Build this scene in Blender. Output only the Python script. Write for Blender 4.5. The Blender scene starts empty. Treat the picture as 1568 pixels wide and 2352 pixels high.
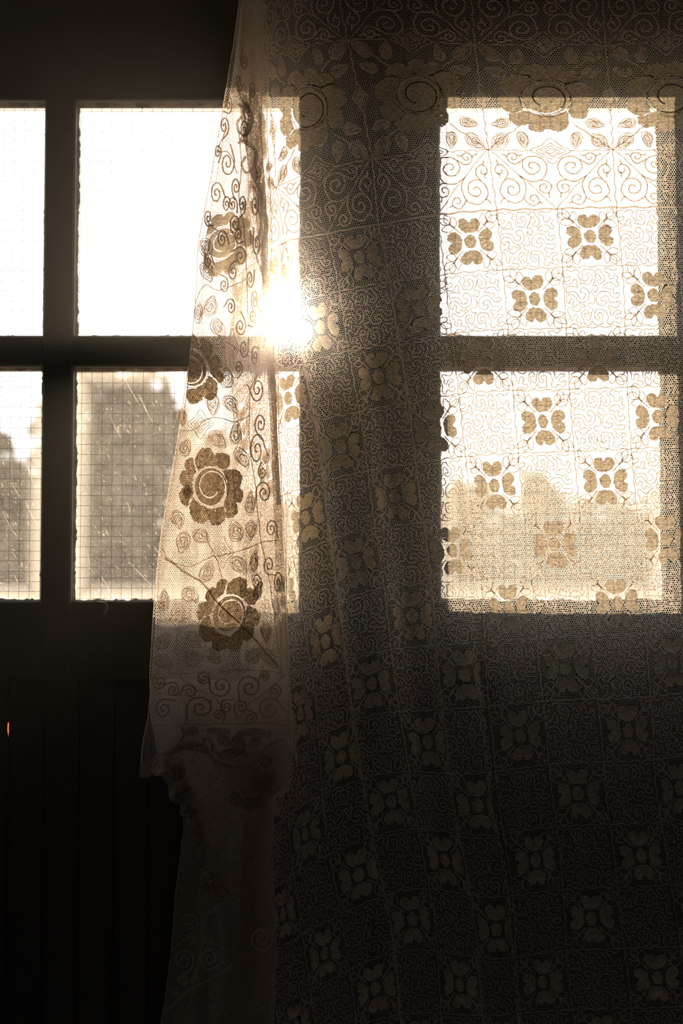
import bpy, math, random
import numpy as np
from mathutils import Vector, Euler
from mathutils.geometry import delaunay_2d_cdt

random.seed(7)
RS = np.random.RandomState(7)
PI = math.pi
SC = bpy.context.scene
COL = SC.collection

# ------------------------------------------------------------------ camera
CAM_Z = 1.12
TILT = math.radians(3.0)
FPX = 50.0 / 36.0 * 2352.0
cam_data = bpy.data.cameras.new('camera')
cam_data.sensor_fit = 'VERTICAL'
cam_data.sensor_height = 36.0
cam_data.sensor_width = 24.0
cam_data.lens = 50.0
cam_data.clip_start = 0.05
cam_data.clip_end = 500
cam_data.dof.use_dof = True
cam_data.dof.focus_distance = 1.70
cam_data.dof.aperture_fstop = 3.5
cam = bpy.data.objects.new('camera', cam_data)
cam.location = (0, 0, CAM_Z)
cam.rotation_euler = (PI / 2 + TILT, 0, 0)
COL.objects.link(cam)
SC.camera = cam

ST, CT = math.sin(TILT), math.cos(TILT)


def rays(px, py):
    """direction (unnormalised) of photo pixels"""
    a = (np.asarray(px, float) - 784.0) / FPX
    b = (1176.0 - np.asarray(py, float)) / FPX
    return a, CT - ST * b, ST + CT * b


def at(px, py, Y):
    """world point on the plane y = Y that the photo shows at pixel (px, py)"""
    dx, dy, dz = rays(px, py)
    t = np.asarray(Y, float) / dy
    return np.stack([dx * t, dy * t, CAM_Z + dz * t], -1)


# ------------------------------------------------------------------ sky, sun, exposure
SUN_PX = (668, 742)
sx, sy, sz = rays(*SUN_PX)
sun_el = math.atan2(float(sz), math.hypot(float(sx), float(sy)))
sun_az = math.atan2(float(sx), float(sy))       # clockwise from +Y
world = bpy.data.worlds.new('world')
SC.world = world
world.use_nodes = True
wt = world.node_tree
wt.nodes.clear()
sky = wt.nodes.new('ShaderNodeTexSky')
sky.sky_type = 'NISHITA'
sky.sun_disc = True
sky.sun_size = math.radians(1.1)
sky.sun_elevation = sun_el
sky.sun_rotation = sun_az
sky.sun_intensity = 3.4
sky.altitude = 100
sky.air_density = 1.0
sky.dust_density = 1.0
sky.ozone_density = 1.5
bg = wt.nodes.new('ShaderNodeBackground')
bg.inputs[1].default_value = 0.020
wo = wt.nodes.new('ShaderNodeOutputWorld')
wb = wt.nodes.new('ShaderNodeMix')          # white balance of the camera
wb.data_type = 'RGBA'
wb.blend_type = 'MULTIPLY'
wb.inputs[0].default_value = 1.0
wb.inputs[7].default_value = (0.86, 0.97, 1.52, 1)
wt.links.new(sky.outputs[0], wb.inputs[6])
wt.links.new(wb.outputs[2], bg.inputs[0])
veil = wt.nodes.new('ShaderNodeBackground')     # even milky haze over the whole sky
veil.inputs[0].default_value = (0.89, 0.95, 1.0, 1)
veil.inputs[1].default_value = 0.46
wadd = wt.nodes.new('ShaderNodeAddShader')
wt.links.new(bg.outputs[0], wadd.inputs[0])
wt.links.new(veil.outputs[0], wadd.inputs[1])
wt.links.new(wadd.outputs[0], wo.inputs[0])

SC.view_settings.view_transform = 'Standard'
SC.view_settings.look = 'None'
SC.view_settings.exposure = 1.15
SC.view_settings.gamma = 1.0
SC.view_settings.use_curve_mapping = False
SC.cycles.transparent_max_bounces = 24
SC.cycles.max_bounces = 10
SC.cycles.diffuse_bounces = 5
SC.cycles.transmission_bounces = 8
SC.cycles.volume_bounces = 0

# ------------------------------------------------------------------ materials


def new_mat(name):
    m = bpy.data.materials.new(name)
    m.use_nodes = True
    nt = m.node_tree
    nt.nodes.clear()
    out = nt.nodes.new('ShaderNodeOutputMaterial')
    return m, nt, out


def N(nt, kind, **kw):
    n = nt.nodes.new(kind)
    for k, v in kw.items():
        if k in n.inputs:
            n.inputs[k].default_value = v
        else:
            setattr(n, k, v)
    return n


def noise(nt, scale, detail=3.0, rough=0.6, dist=0.0, stretch=None):
    tc = N(nt, 'ShaderNodeTexCoord')
    n = N(nt, 'ShaderNodeTexNoise', Scale=scale, Detail=detail, Roughness=rough, Distortion=dist)
    if stretch:
        mp = N(nt, 'ShaderNodeMapping')
        mp.inputs['Scale'].default_value = stretch
        nt.links.new(tc.outputs['Object'], mp.inputs[0])
        nt.links.new(mp.outputs[0], n.inputs['Vector'])
    else:
        nt.links.new(tc.outputs['Object'], n.inputs['Vector'])
    return n


def ramp(nt, src, stops):
    r = N(nt, 'ShaderNodeValToRGB')
    el = r.color_ramp.elements
    while len(el) > 1:
        el.remove(el[-1])
    el[0].position = stops[0][0]
    el[0].color = (*stops[0][1], 1)
    for p, c in stops[1:]:
        e = el.new(p)
        e.color = (*c, 1)
    nt.links.new(src, r.inputs[0])
    return r


def g3(v):
    return (v, v, v)


def fabric(name, col, trans, vary=0.0, scale=900.0, holes=0.0, stretch=None, dist=0.6):
    m, nt, out = new_mat(name)
    d = N(nt, 'ShaderNodeBsdfDiffuse')
    t = N(nt, 'ShaderNodeBsdfTranslucent')
    mx = N(nt, 'ShaderNodeMixShader')
    mx.inputs[0].default_value = trans
    d.inputs[0].default_value = (*col, 1)
    t.inputs[0].default_value = (*col, 1)
    if vary > 0:
        nz = noise(nt, scale, 2.0, 0.6, dist, stretch)
        lo = tuple(c * (1 - vary) for c in col)
        hi = tuple(min(0.95, c * (1 + vary)) for c in col)
        r = ramp(nt, nz.outputs['Fac'], [(0.34, lo), (0.66, hi)])
        nt.links.new(r.outputs[0], d.inputs[0])
        nt.links.new(r.outputs[0], t.inputs[0])
    nt.links.new(d.outputs[0], mx.inputs[1])
    nt.links.new(t.outputs[0], mx.inputs[2])
    last = mx
    if holes > 0:
        nh = noise(nt, scale * 0.9, 1.0, 0.5, 0.3, stretch)
        rh = ramp(nt, nh.outputs['Fac'], [(holes, g3(0)), (holes + 0.04, g3(1))])
        tr = N(nt, 'ShaderNodeBsdfTransparent')
        m2 = N(nt, 'ShaderNodeMixShader')
        nt.links.new(rh.outputs[0], m2.inputs[0])
        nt.links.new(mx.outputs[0], m2.inputs[1])
        nt.links.new(tr.outputs[0], m2.inputs[2])
        last = m2
    nt.links.new(last.outputs[0], out.inputs[0])
    return m


def solid(name, stops, scale=8.0, rough=0.7, stretch=None, bump=0.0, spec=0.3):
    m, nt, out = new_mat(name)
    p = N(nt, 'ShaderNodeBsdfPrincipled')
    p.inputs['Roughness'].default_value = rough
    p.inputs['Specular IOR Level'].default_value = spec
    nz = noise(nt, scale, 5.0, 0.65, 0.2, stretch)
    r = ramp(nt, nz.outputs['Fac'], stops)
    nt.links.new(r.outputs[0], p.inputs['Base Color'])
    if bump:
        b = N(nt, 'ShaderNodeBump')
        b.inputs['Strength'].default_value = bump
        b.inputs['Distance'].default_value = 0.002
        nt.links.new(nz.outputs['Fac'], b.inputs['Height'])
        nt.links.new(b.outputs[0], p.inputs['Normal'])
    nt.links.new(p.outputs[0], out.inputs[0])
    return m


M = {}
M['net'] = fabric('net_thread', (0.88, 0.85, 0.78), 0.52)
M['thread'] = fabric('embroidery_thread', (0.76, 0.68, 0.57), 0.29)
M['petal'] = fabric('satin_stitch', (0.74, 0.585, 0.43), 0.21, vary=0.50, scale=560, holes=0.72, stretch=(0.5, 1, 1.7))
M['rose'] = fabric('dense_satin_stitch', (0.25, 0.195, 0.125), 0.5, vary=0.75, scale=420, holes=0.74, dist=1.6)
M['thread_dark'] = fabric('brown_embroidery_thread', (0.46, 0.36, 0.25), 0.35)
M['net_fine'] = fabric('fine_net_thread', (0.80, 0.73, 0.64), 0.55)
M['hem'] = fabric('hem_satin', (0.42, 0.36, 0.28), 0.45, vary=0.25, scale=300)
M['gauze'] = fabric('gauze_weave', (0.56, 0.48, 0.38), 0.5, vary=0.12, scale=700, holes=0.60)
M['ruffle'] = fabric('ruffle_cloth', (0.50, 0.43, 0.33), 0.5, vary=0.3, scale=200)
M['door'] = solid('dark_green_paint', [(0.3, (0.010, 0.016, 0.009)), (0.7, (0.018, 0.025, 0.015))], 9, 0.55, bump=0.15)
M['board'] = solid('dark_board_paint', [(0.3, (0.015, 0.016, 0.012)), (0.7, (0.026, 0.027, 0.020))], 9, 0.6, (1, 1, 0.15), bump=0.2)
M['putty'] = solid('old_putty', [(0.3, (0.05, 0.045, 0.035)), (0.7, (0.22, 0.20, 0.16))], 60, 0.8, bump=0.4)
M['wall'] = solid('grey_plaster', [(0.3, (0.14, 0.15, 0.16)), (0.7, (0.20, 0.21, 0.22))], 3, 0.9)
M['floor'] = solid('concrete_floor', [(0.3, (0.15, 0.16, 0.17)), (0.7, (0.23, 0.24, 0.25))], 4, 0.85)
M['ceiling'] = solid('dark_boards', [(0.3, (0.08, 0.065, 0.05)), (0.7, (0.14, 0.11, 0.08))], 5, 0.8, (0.1, 1, 1))
M['rod'] = solid('dark_rod', [(0.3, (0.03, 0.025, 0.02)), (0.7, (0.06, 0.05, 0.04))], 30, 0.4)
M['wire'] = solid('steel_wire', [(0.3, (0.10, 0.10, 0.11)), (0.7, (0.16, 0.16, 0.17))], 50, 0.5)
M['bark'] = solid('bark', [(0.3, (0.06, 0.045, 0.03)), (0.7, (0.12, 0.09, 0.06))], 12, 0.9)
M['ground'] = solid('dry_grass_ground', [(0.3, (0.28, 0.12, 0.03)), (0.7, (0.38, 0.19, 0.06))], 2, 0.95, spec=0.0)
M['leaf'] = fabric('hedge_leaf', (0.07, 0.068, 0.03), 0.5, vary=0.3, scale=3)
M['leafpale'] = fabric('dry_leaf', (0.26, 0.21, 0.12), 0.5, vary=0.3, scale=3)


def glass_mat(name, base, edge, dust=(0.82, 0.83, 0.77)):
    """wired glass: clear pane with a translucent coat of dust, thicker towards the putty"""
    m, nt, out = new_mat(name)
    tr = N(nt, 'ShaderNodeBsdfTransparent')
    tl = N(nt, 'ShaderNodeBsdfTranslucent')
    tl.inputs[0].default_value = (*dust, 1)
    gl = N(nt, 'ShaderNodeBsdfGlossy')
    gl.inputs['Roughness'].default_value = 0.05
    n1 = noise(nt, 24, 6, 0.7)
    n2 = noise(nt, 700, 3, 0.7)
    uv = N(nt, 'ShaderNodeUVMap')
    sep = N(nt, 'ShaderNodeSeparateXYZ')
    nt.links.new(uv.outputs[0], sep.inputs[0])

    def math_(op, a, b=None, clamp=False):
        n = N(nt, 'ShaderNodeMath', operation=op)
        n.use_clamp = clamp
        for k, v in enumerate((a, b)):
            if v is None:
                continue
            if isinstance(v, (int, float)):
                n.inputs[k].default_value = v
            else:
                nt.links.new(v, n.inputs[k])
        return n.outputs[0]
    ex = math_('SUBTRACT', 0.5, math_('ABSOLUTE', math_('SUBTRACT', sep.outputs[0], 0.5)))
    ey = math_('SUBTRACT', 0.5, math_('ABSOLUTE', math_('SUBTRACT', sep.outputs[1], 0.5)))
    e = math_('MINIMUM', ex, ey)
    e = math_('ADD', e, math_('MULTIPLY', math_('SUBTRACT', n1.outputs['Fac'], 0.5), 0.09))
    rim = ramp(nt, e, [(0.004, g3(edge)), (0.022, g3(edge * 0.35)), (0.10, g3(0))])
    mott = ramp(nt, n1.outputs['Fac'], [(0.32, g3(base * 0.55)), (0.70, g3(base * 1.5))])
    spk = ramp(nt, n2.outputs['Fac'], [(0.56, g3(0)), (0.74, g3(1.0))])
    f = math_('ADD', rim.outputs[0], mott.outputs[0])
    f = math_('ADD', f, math_('MULTIPLY', spk.outputs[0], base * 2.2), True)
    mx = N(nt, 'ShaderNodeMixShader')
    nt.links.new(f, mx.inputs[0])
    nt.links.new(tr.outputs[0], mx.inputs[1])
    nt.links.new(tl.outputs[0], mx.inputs[2])
    m2 = N(nt, 'ShaderNodeMixShader')
    m2.inputs[0].default_value = 0.03
    nt.links.new(mx.outputs[0], m2.inputs[1])
    nt.links.new(gl.outputs[0], m2.inputs[2])
    nt.links.new(m2.outputs[0], out.inputs[0])
    return m


M['glass_clean'] = glass_mat('wired_glass', 0.19, 0.6, (0.74, 0.81, 0.86))  # dust made heavier and bluish to throw cool light on the shaded lace
M['glass_dirty'] = glass_mat('scratched_wired_glass', 0.07, 0.7)
M['gleam_sheet'] = fabric('gleam_sheet', (0.36, 0.085, 0.014), 0.9)
M['scratch'] = fabric('glass_scratch', (0.90, 0.82, 0.66), 1.0)

# ------------------------------------------------------------------ mesh helpers


class MB:
    """collects geometry and links it as ONE mesh object"""

    def __init__(self):
        self.v, self.f, self.n = [], [], 0

    def add(self, verts, faces):
        verts = np.asarray(verts, float).reshape(-1, 3)
        self.v.append(verts)
        self.f.extend([tuple(int(k) + self.n for k in f) for f in faces])
        self.n += len(verts)

    def box(self, x0, x1, y0, y1, z0, z1, bev=0.0):
        if bev <= 0:
            v = [(x, y, z) for x in (x0, x1) for y in (y0, y1) for z in (z0, z1)]
            self.add(v, [(0, 1, 3, 2), (4, 6, 7, 5), (0, 4, 5, 1), (2, 3, 7, 6), (0, 2, 6, 4), (1, 5, 7, 3)])
            return
        b = bev
        lo = [(x0, y1), (x1, y1), (x1, y0 + b), (x1 - b, y0), (x0 + b, y0), (x0, y0 + b)]  # chamfer on room side
        v = [(x, y, z0) for x, y in lo] + [(x, y, z1) for x, y in lo]
        f = [tuple(range(5, -1, -1)), tuple(range(6, 12))]
        f += [(k, (k + 1) % 6, 6 + (k + 1) % 6, 6 + k) for k in range(6)]
        self.add(v, f)

    def bar_x(self, x0, x1, y0, y1, z0, z1, bev):
        b = bev
        lo = [(y1, z0), (y1, z1), (y0 + b, z1), (y0, z1 - b), (y0, z0 + b), (y0 + b, z0)]
        v = [(x0, y, z) for y, z in lo] + [(x1, y, z) for y, z in lo]
        f = [tuple(range(6)), tuple(range(11, 5, -1))]
        f += [(k, 6 + k, 6 + (k + 1) % 6, (k + 1) % 6) for k in range(6)]
        self.add(v, f)

    def tube(self, p0, p1, r0, r1=None, seg=8):
        r1 = r0 if r1 is None else r1
        p0, p1 = Vector(p0), Vector(p1)
        d = (p1 - p0).normalized()
        a = d.orthogonal().normalized()
        b = d.cross(a)
        v = []
        for p, r in ((p0, r0), (p1, r1)):
            for k in range(seg):
                t = 2 * PI * k / seg
                v.append(tuple(p + a * math.cos(t) * r + b * math.sin(t) * r))
        f = [(k, (k + 1) % seg, seg + (k + 1) % seg, seg + k) for k in range(seg)]
        f += [tuple(range(seg - 1, -1, -1)), tuple(range(seg, 2 * seg))]
        self.add(v, f)

    def build(self, name, mat, parent=None, smooth=False, kind=None):
        me = bpy.data.meshes.new(name)
        if self.v:
            me.from_pydata(np.concatenate(self.v).tolist(), [], self.f)
        if mat:
            me.materials.append(mat)
        if smooth:
            me.polygons.foreach_set('use_smooth', np.ones(len(me.polygons), bool))
        o = bpy.data.objects.new(name, me)
        COL.objects.link(o)
        if parent:
            o.parent = parent
        if kind:
            o['kind'] = kind
        return o


def empty(name, kind=None):
    o = bpy.data.objects.new(name, None)
    o.empty_display_size = 0.1
    COL.objects.link(o)
    if kind:
        o['kind'] = kind
    return o


def tag(o, label, cat, group=None):
    o['label'] = label
    o['category'] = cat
    if group:
        o['group'] = group
    return o


def fast_mesh(name, verts, quads, mat, parent, kind=None):
    """large quad mesh straight from arrays"""
    me = bpy.data.meshes.new(name)
    nv, nq = len(verts), len(quads)
    me.vertices.add(nv)
    me.vertices.foreach_set('co', np.asarray(verts, np.float32).ravel())
    me.loops.add(nq * 4)
    me.loops.foreach_set('vertex_index', np.asarray(quads, np.int32).ravel())
    me.polygons.add(nq)
    me.polygons.foreach_set('loop_start', np.arange(nq, dtype=np.int32) * 4)
    me.update(calc_edges=True)
    me.materials.append(mat)
    o = bpy.data.objects.new(name, me)
    COL.objects.link(o)
    o.parent = parent
    if kind:
        o['kind'] = kind
    return o


# ------------------------------------------------------------------ the pair of glazed doors
YD0, YG, YD1 = 1.770, 1.788, 1.815      # room face, glass, outer face


def X(px, py=805):
    return float(at(px, py, YD0)[0])


def Z(py):
    return float(at(784, py, YD0)[2])


GW = 520                                # pane width in photo pixels
cols = {1: [(-422, 97), (168, 690)], 2: [(1009, 1523), (1600, 2120)]}
rows = [(229, 770), (841, 1381)]
zT, zB = Z(-170), Z(2352) - 0.50
Z_RAIL = Z(1560)                        # lower edge of the rail under the panes


def ragged_strip(mb, a, b, inward, y0, y1, w, amp, n, rng):
    """a strip of putty along a..b whose inner edge is chipped and uneven"""
    a, b, inward = np.array(a), np.array(b), np.array(inward)
    v, f = [], []
    off = 0.0
    for k in range(n + 1):
        t = k / n
        p = a + (b - a) * t
        off = 0.75 * off + rng.normal(0, amp)
        ww = max(0.0006, w + off * 0.9 + (amp * 2.2 if rng.rand() < 0.12 else 0))
        q = p + inward * ww
        for (r, y) in ((p, y0), (q, y0 + (y1 - y0) * 0.72), (q, y1), (p, y1)):
            v.append((r[0], y, r[1]))
        if k:
            o = (k - 1) * 4
            for m_ in range(4):
                f.append((o + m_, o + (m_ + 1) % 4, o + 4 + (m_ + 1) % 4, o + 4 + m_))
    mb.add(v, f)


def pane_unit(door, x0, x1, z0, z1, dirty, seed):
    rng = np.random.RandomState(seed)
    me = bpy.data.meshes.new('pane')
    e = 0.004
    me.from_pydata([(x0 - e, YG, z0 - e), (x1 + e, YG, z0 - e), (x1 + e, YG, z1 + e), (x0 - e, YG, z1 + e)], [], [(0, 1, 2, 3)])
    uvl = me.uv_layers.new(name='UVMap')
    for k, uv in enumerate([(0, 0), (1, 0), (1, 1), (0, 1)]):
        uvl.data[k].uv = uv
    me.materials.append(M['glass_dirty'] if dirty else M['glass_clean'])
    pane = bpy.data.objects.new('pane', me)
    COL.objects.link(pane)
    pane.parent = door
    # square wire mesh cast in the glass
    mb = MB()
    g = 0.01295
    yw, w = YG + 0.0012, 0.00024
    x = x0 + g * rng.uniform(0.2, 0.9)
    while x < x1:
        j = rng.normal(0, 0.0003)
        mb.add([(x - w, yw, z0), (x + w, yw, z0), (x + w + j, yw, z1), (x - w + j, yw, z1), (x, yw - 0.0003, z0), (x + j, yw - 0.0003, z1)],
               [(0, 4, 5, 3), (4, 1, 2, 5)])
        x += g
    z = z0 + g * rng.uniform(0.2, 0.9)
    while z < z1:
        j = rng.normal(0, 0.0003)
        mb.add([(x0, yw, z - w), (x0, yw, z + w), (x1, yw, z + w + j), (x1, yw, z - w + j), (x0, yw - 0.0003, z), (x1, yw - 0.0003, z + j)],
               [(0, 4, 5, 3), (4, 1, 2, 5)])
        z += g
    mb.build('wire_mesh', M['wire'], pane, kind='stuff')
    # scratches wiped across the outside of the pane
    mb = MB()
    n = 1100 if dirty else 50
    ys = YG + 0.0006
    for k in range(n):
        cx, cz = rng.uniform(x0 + 0.01, x1 - 0.01), rng.uniform(z0 + 0.01, z1 - 0.01)
        L = rng.exponential(0.0016) + 0.0004
        if rng.rand() < 0.035:
            L *= 14
        th = -PI / 2 + rng.normal(0.5, 0.16)
        wd = rng.uniform(0.00004, 0.00013)
        curv = rng.normal(4, 2)
        pts = []
        px, pz = cx, cz
        m_ = 4
        for s in range(m_ + 1):
            pts.append((px, pz, th))
            px += math.cos(th) * L / m_
            pz += math.sin(th) * L / m_
            th += curv * L / m_
        v, f = [], []
        for s, (px, pz, t2) in enumerate(pts):
            ww = wd * math.sin(PI * (s + 0.35) / (m_ + 0.7))
            px = min(max(px, x0), x1)
            pz = min(max(pz, z0), z1)
            v += [(px - math.sin(t2) * ww, ys, pz + math.cos(t2) * ww), (px + math.sin(t2) * ww, ys, pz - math.cos(t2) * ww)]
            if s:
                f.append((2 * s - 2, 2 * s - 1, 2 * s + 1, 2 * s))
        mb.add(v, f)
    mb.build('scratches', M['scratch'], pane, kind='stuff')
    # chipped putty round the glass, four strips
    for (a, b, inw, w, amp) in (((x0, z0), (x0, z1), (1, 0), 0.0026, 0.0004), ((x1, z0), (x1, z1), (-1, 0), 0.0022, 0.0005),
                                ((x0, z1), (x1, z1), (0, -1), 0.0024, 0.0007), ((x0, z0), (x1, z0), (0, 1), 0.0022, 0.0007)):
        mb = MB()
        ragged_strip(mb, a, b, inw, YG - 0.006, YG - 0.0003, w, amp, 90, rng)
        mb.build('putty', M['putty'], door)


def build_door(idx, x_left, x_right, cx):
    d = empty('door_%d' % idx, 'structure')
    xs = []
    # stiles: outer left, between the panes, outer right
    edges = [(x_left, X(cx[0][0])), (X(cx[0][1]), X(cx[1][0])), (X(cx[1][1]), x_right)]
    for k, (a, b) in enumerate(edges):
        mb = MB()
        if k == 1:
            mb.box(a, b, YD0, YD1, Z_RAIL, Z(rows[0][0]), 0.0025)
            mb.build('glazing_bar', M['door'], d)
        else:
            mb.box(a, b, YD0, YD1, zB, zT, 0.0025)
            mb.build('stile', M['door'], d)
    for (a, b) in ((X(cx[0][0]), X(cx[0][1])), (X(cx[1][0]), X(cx[1][1]))):
        mb = MB()
        mb.bar_x(a, b, YD0 + 0.0005, YD1, Z(rows[1][0]), Z(rows[0][1]), 0.0025)
        mb.build('glazing_bar', M['door'], d)
    xa, xb = X(cx[0][0]), X(cx[1][1])
    mb = MB()
    mb.bar_x(xa, xb, YD0 + 0.0008, YD1, Z(rows[0][0]), zT, 0.002)
    mb.build('top_rail', M['door'], d)
    # the rail under the panes, interrupted by the central bar
    for (a, b) in ((xa, edges[1][0]), (edges[1][1], xb)):
        mb = MB()
        mb.bar_x(a, b, YD0 + 0.0008, YD1, Z_RAIL, Z(rows[1][1]), 0.002)
        mb.build('middle_rail', M['door'], d)
    mb = MB()
    mb.bar_x(xa, xb, YD0 + 0.0008, YD1, zB, zB + 0.2, 0.002)
    mb.build('bottom_rail', M['door'], d)
    # matchboarding below the panes
    w = X(104) - X(24)
    k0 = math.floor((xa - X(24)) / w)
    x = X(24) + k0 * w
    while x < xb - 0.002:
        a, b = max(x, xa), min(x + w, xb)
        if b - a > 0.004:
            y0, y1, g = YD0 + 0.013, YD1 - 0.006, 0.0022
            z0, z1 = zB + 0.2, Z_RAIL
            mb = MB()
            prof = [(a + 0.0001, y1), (b - 0.0001, y1), (b - 0.0001, y0 + g), (b - g, y0), (a + g, y0), (a + 0.0001, y0 + g)]
            if abs(b - X(24)) < 0.002:
                # this board has shrunk away from its neighbour: a thin slit of daylight
                zc, zd = Z(1698), Z(1654)
                zs = [z0, zc, zc + 0.006, (zc + zd) / 2, zd - 0.005, zd, z1]
                gap = [0, 0, 0.0010, 0.0014, 0.0011, 0, 0]
            else:
                zs, gap = [z0, z1], [0, 0]
            v = []
            for zz, gp in zip(zs, gap):
                for q, (px_, py_) in enumerate(prof):
                    v.append((px_ - (0 if gp == 0 or q not in (1, 2) else gp + (0.010 if q == 1 else 0)), py_, zz))
            f = [tuple(range(5, -1, -1)), tuple(6 * (len(zs) - 1) + q for q in range(6))]
            for s in range(len(zs) - 1):
                f += [(6 * s + q, 6 * s + (q + 1) % 6, 6 * s + 6 + (q + 1) % 6, 6 * s + 6 + q) for q in range(6)]
            mb.add(v, f)
            bd = mb.build('board', M['board'], d)
            if len(zs) > 2:
                # added sheet: the orange gleam of sunlight in the crack is its colour
                mb = MB()
                mb.add([(b - 0.010, y0 + 0.006, zc - 0.002), (b, y0 + 0.004, zc - 0.002), (b, y0 + 0.004, zd + 0.002), (b - 0.010, y0 + 0.006, zd + 0.002)], [(0, 1, 2, 3)])
                mb.build('gleam_sheet', M['gleam_sheet'], bd)
        x += w
    for ci, (a, b) in enumerate(cx):
        for ri, (t, bt) in enumerate(rows):
            pane_unit(d, X(a), X(b), Z(bt), Z(t), ri == 1, 100 * idx + 10 * ci + ri)
    return d


xm = X(850)
build_door(1, X(-600), xm - 0.0006, cols[1])
build_door(2, xm + 0.0006, X(2290), cols[2])
# cover strip over the meeting stiles, as on any pair of doors
mb = MB()
mb.box(xm - 0.018, xm + 0.018, YD1 + 0.0002, YD1 + 0.010, zB, zT, 0)
o = mb.build('trim_1', M['door'])
o['kind'] = 'structure'

# ------------------------------------------------------------------ the room
RXL, RXR, RYB, RZT = -1.9, 2.3, -3.2, 2.35
xl, xr = X(-600) - 0.001, X(2290) + 0.001


def struct(name, boxes, mat):
    mb = MB()
    for b in boxes:
        mb.box(*b)
    o = mb.build(name, mat)
    o['kind'] = 'structure'
    return o


struct('wall_front', [(RXL - 0.15, xl, 1.74, 1.86, 0, RZT), (xr, RXR + 0.15, 1.74, 1.86, 0, RZT), (xl, xr, 1.74, 1.86, zT + 0.001, RZT)], M['wall'])
struct('wall_left', [(RXL - 0.15, RXL, RYB, 1.74, 0, RZT)], M['wall'])
struct('wall_right', [(RXR, RXR + 0.15, RYB, 1.74, 0, RZT)], M['wall'])
wx0, wx1, wz0, wz1 = 0.65, 1.6, 1.05, 1.72
struct('wall_back', [(RXL - 0.15, wx0, RYB - 0.15, RYB, 0, RZT), (wx1, RXR + 0.15, RYB - 0.15, RYB, 0, RZT),
                     (wx0, wx1, RYB - 0.15, RYB, 0, wz0), (wx0, wx1, RYB - 0.15, RYB, wz1, RZT)], M['wall'])
struct('floor', [(RXL - 0.15, RXR + 0.15, RYB - 0.15, 1.86, -0.1, 0)], M['floor'])
struct('ceiling', [(RXL - 0.15, RXR + 0.15, RYB - 0.15, 1.86, RZT, RZT + 0.1)], M['ceiling'])
# unseen open window added in the back wall for fill daylight
w1 = empty('fill_window_1', 'structure')
for (a, b, c, d_) in ((wx0, wx0 + 0.05, wz0, wz1), (wx1 - 0.05, wx1, wz0, wz1), (wx0 + 0.05, wx1 - 0.05, wz0, wz0 + 0.05), (wx0 + 0.05, wx1 - 0.05, wz1 - 0.05, wz1)):
    mb = MB()
    mb.box(a, b, RYB - 0.10, RYB - 0.04, c, d_)
    mb.build('fill_window_frame', M['door'], w1)

# ------------------------------------------------------------------ outside
mb = MB()
GS = 60
mb.add([(-GS, 1.87, -0.05), (GS, 1.87, -0.05), (GS, 90, -0.05), (-GS, 90, -0.05)], [(0, 1, 2, 3)])
mb.add([(-GS, RYB - 0.16, -0.05), (-GS, -40, -0.05), (GS, -40, -0.05), (GS, RYB - 0.16, -0.05)], [(0, 1, 2, 3)])
o = mb.build('ground', M['ground'])
o['kind'] = 'structure'


def leaf_cloud(centers, radii, n, size, rng):
    """n folded leaves scattered in a set of ellipsoids"""
    mb_v, mb_f = [], []
    c = np.asarray(centers)
    r = np.asarray(radii)
    vol = np.prod(r, axis=1)
    pick = rng.choice(len(c), n, p=vol / vol.sum())
    d = rng.normal(size=(n, 3))
    d /= np.linalg.norm(d, axis=1)[:, None]
    p = c[pick] + d * r[pick] * (rng.rand(n, 1) ** 0.4)
    a = rng.normal(size=(n, 3))
    a /= np.linalg.norm(a, axis=1)[:, None]
    b = np.cross(a, rng.normal(size=(n, 3)))
    b /= np.linalg.norm(b, axis=1)[:, None]
    s = size * rng.uniform(0.6, 1.3, (n, 1))
    nn = np.cross(a, b)
    v = np.stack([p - a * s, p + b * s * 0.45 + nn * s * 0.15, p + a * s, p - b * s * 0.45 + nn * s * 0.15], 1).reshape(-1, 3)
    q = np.arange(n * 4).reshape(n, 4)
    return v, q


def plant(name, label, cat, Y, px, top, wpx, mat, n, size, seed, trunk=True, group=None):
    """bush or tree whose crown top shows at (px, top)"""
    rng = np.random.RandomState(seed)
    tp = at(px, top, Y)
    h = float(tp[2]) + 0.05
    w = wpx / FPX * Y / 2
    root = empty(name)
    root.location = (float(tp[0]), Y, -0.05)
    cs, rs = [], []
    for k in range(14):
        t = rng.uniform(0.12, 0.95)
        ww = w * (1.05 - 0.75 * t ** 1.6)
        cs.append((rng.uniform(-1, 1) * ww * 0.6, rng.uniform(-1, 1) * ww * 0.6, t * h * 0.9))
        rs.append((ww * 0.55, ww * 0.55, h * 0.14))
    v, q = leaf_cloud(cs, rs, n, size, rng)
    v[:, 2] = np.clip(v[:, 2], 0.02, h)
    fast_mesh('foliage', v, q, mat, root, 'stuff')
    mb = MB()
    mb.tube((0, 0, 0), (0.03, 0, h * 0.55), 0.05 * h / 2, 0.02 * h / 2, 8)
    for k in range(5):
        a = rng.uniform(0, 2 * PI)
        z = h * rng.uniform(0.2, 0.5)
        mb.tube((0.01, 0, z), (math.cos(a) * w * 0.5, math.sin(a) * w * 0.5, z + h * 0.25), 0.018 * h / 2, 0.006, 6)
    mb.build('trunk', M['bark'], root)
    tag(root, label, cat, group)
    return root


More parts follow.
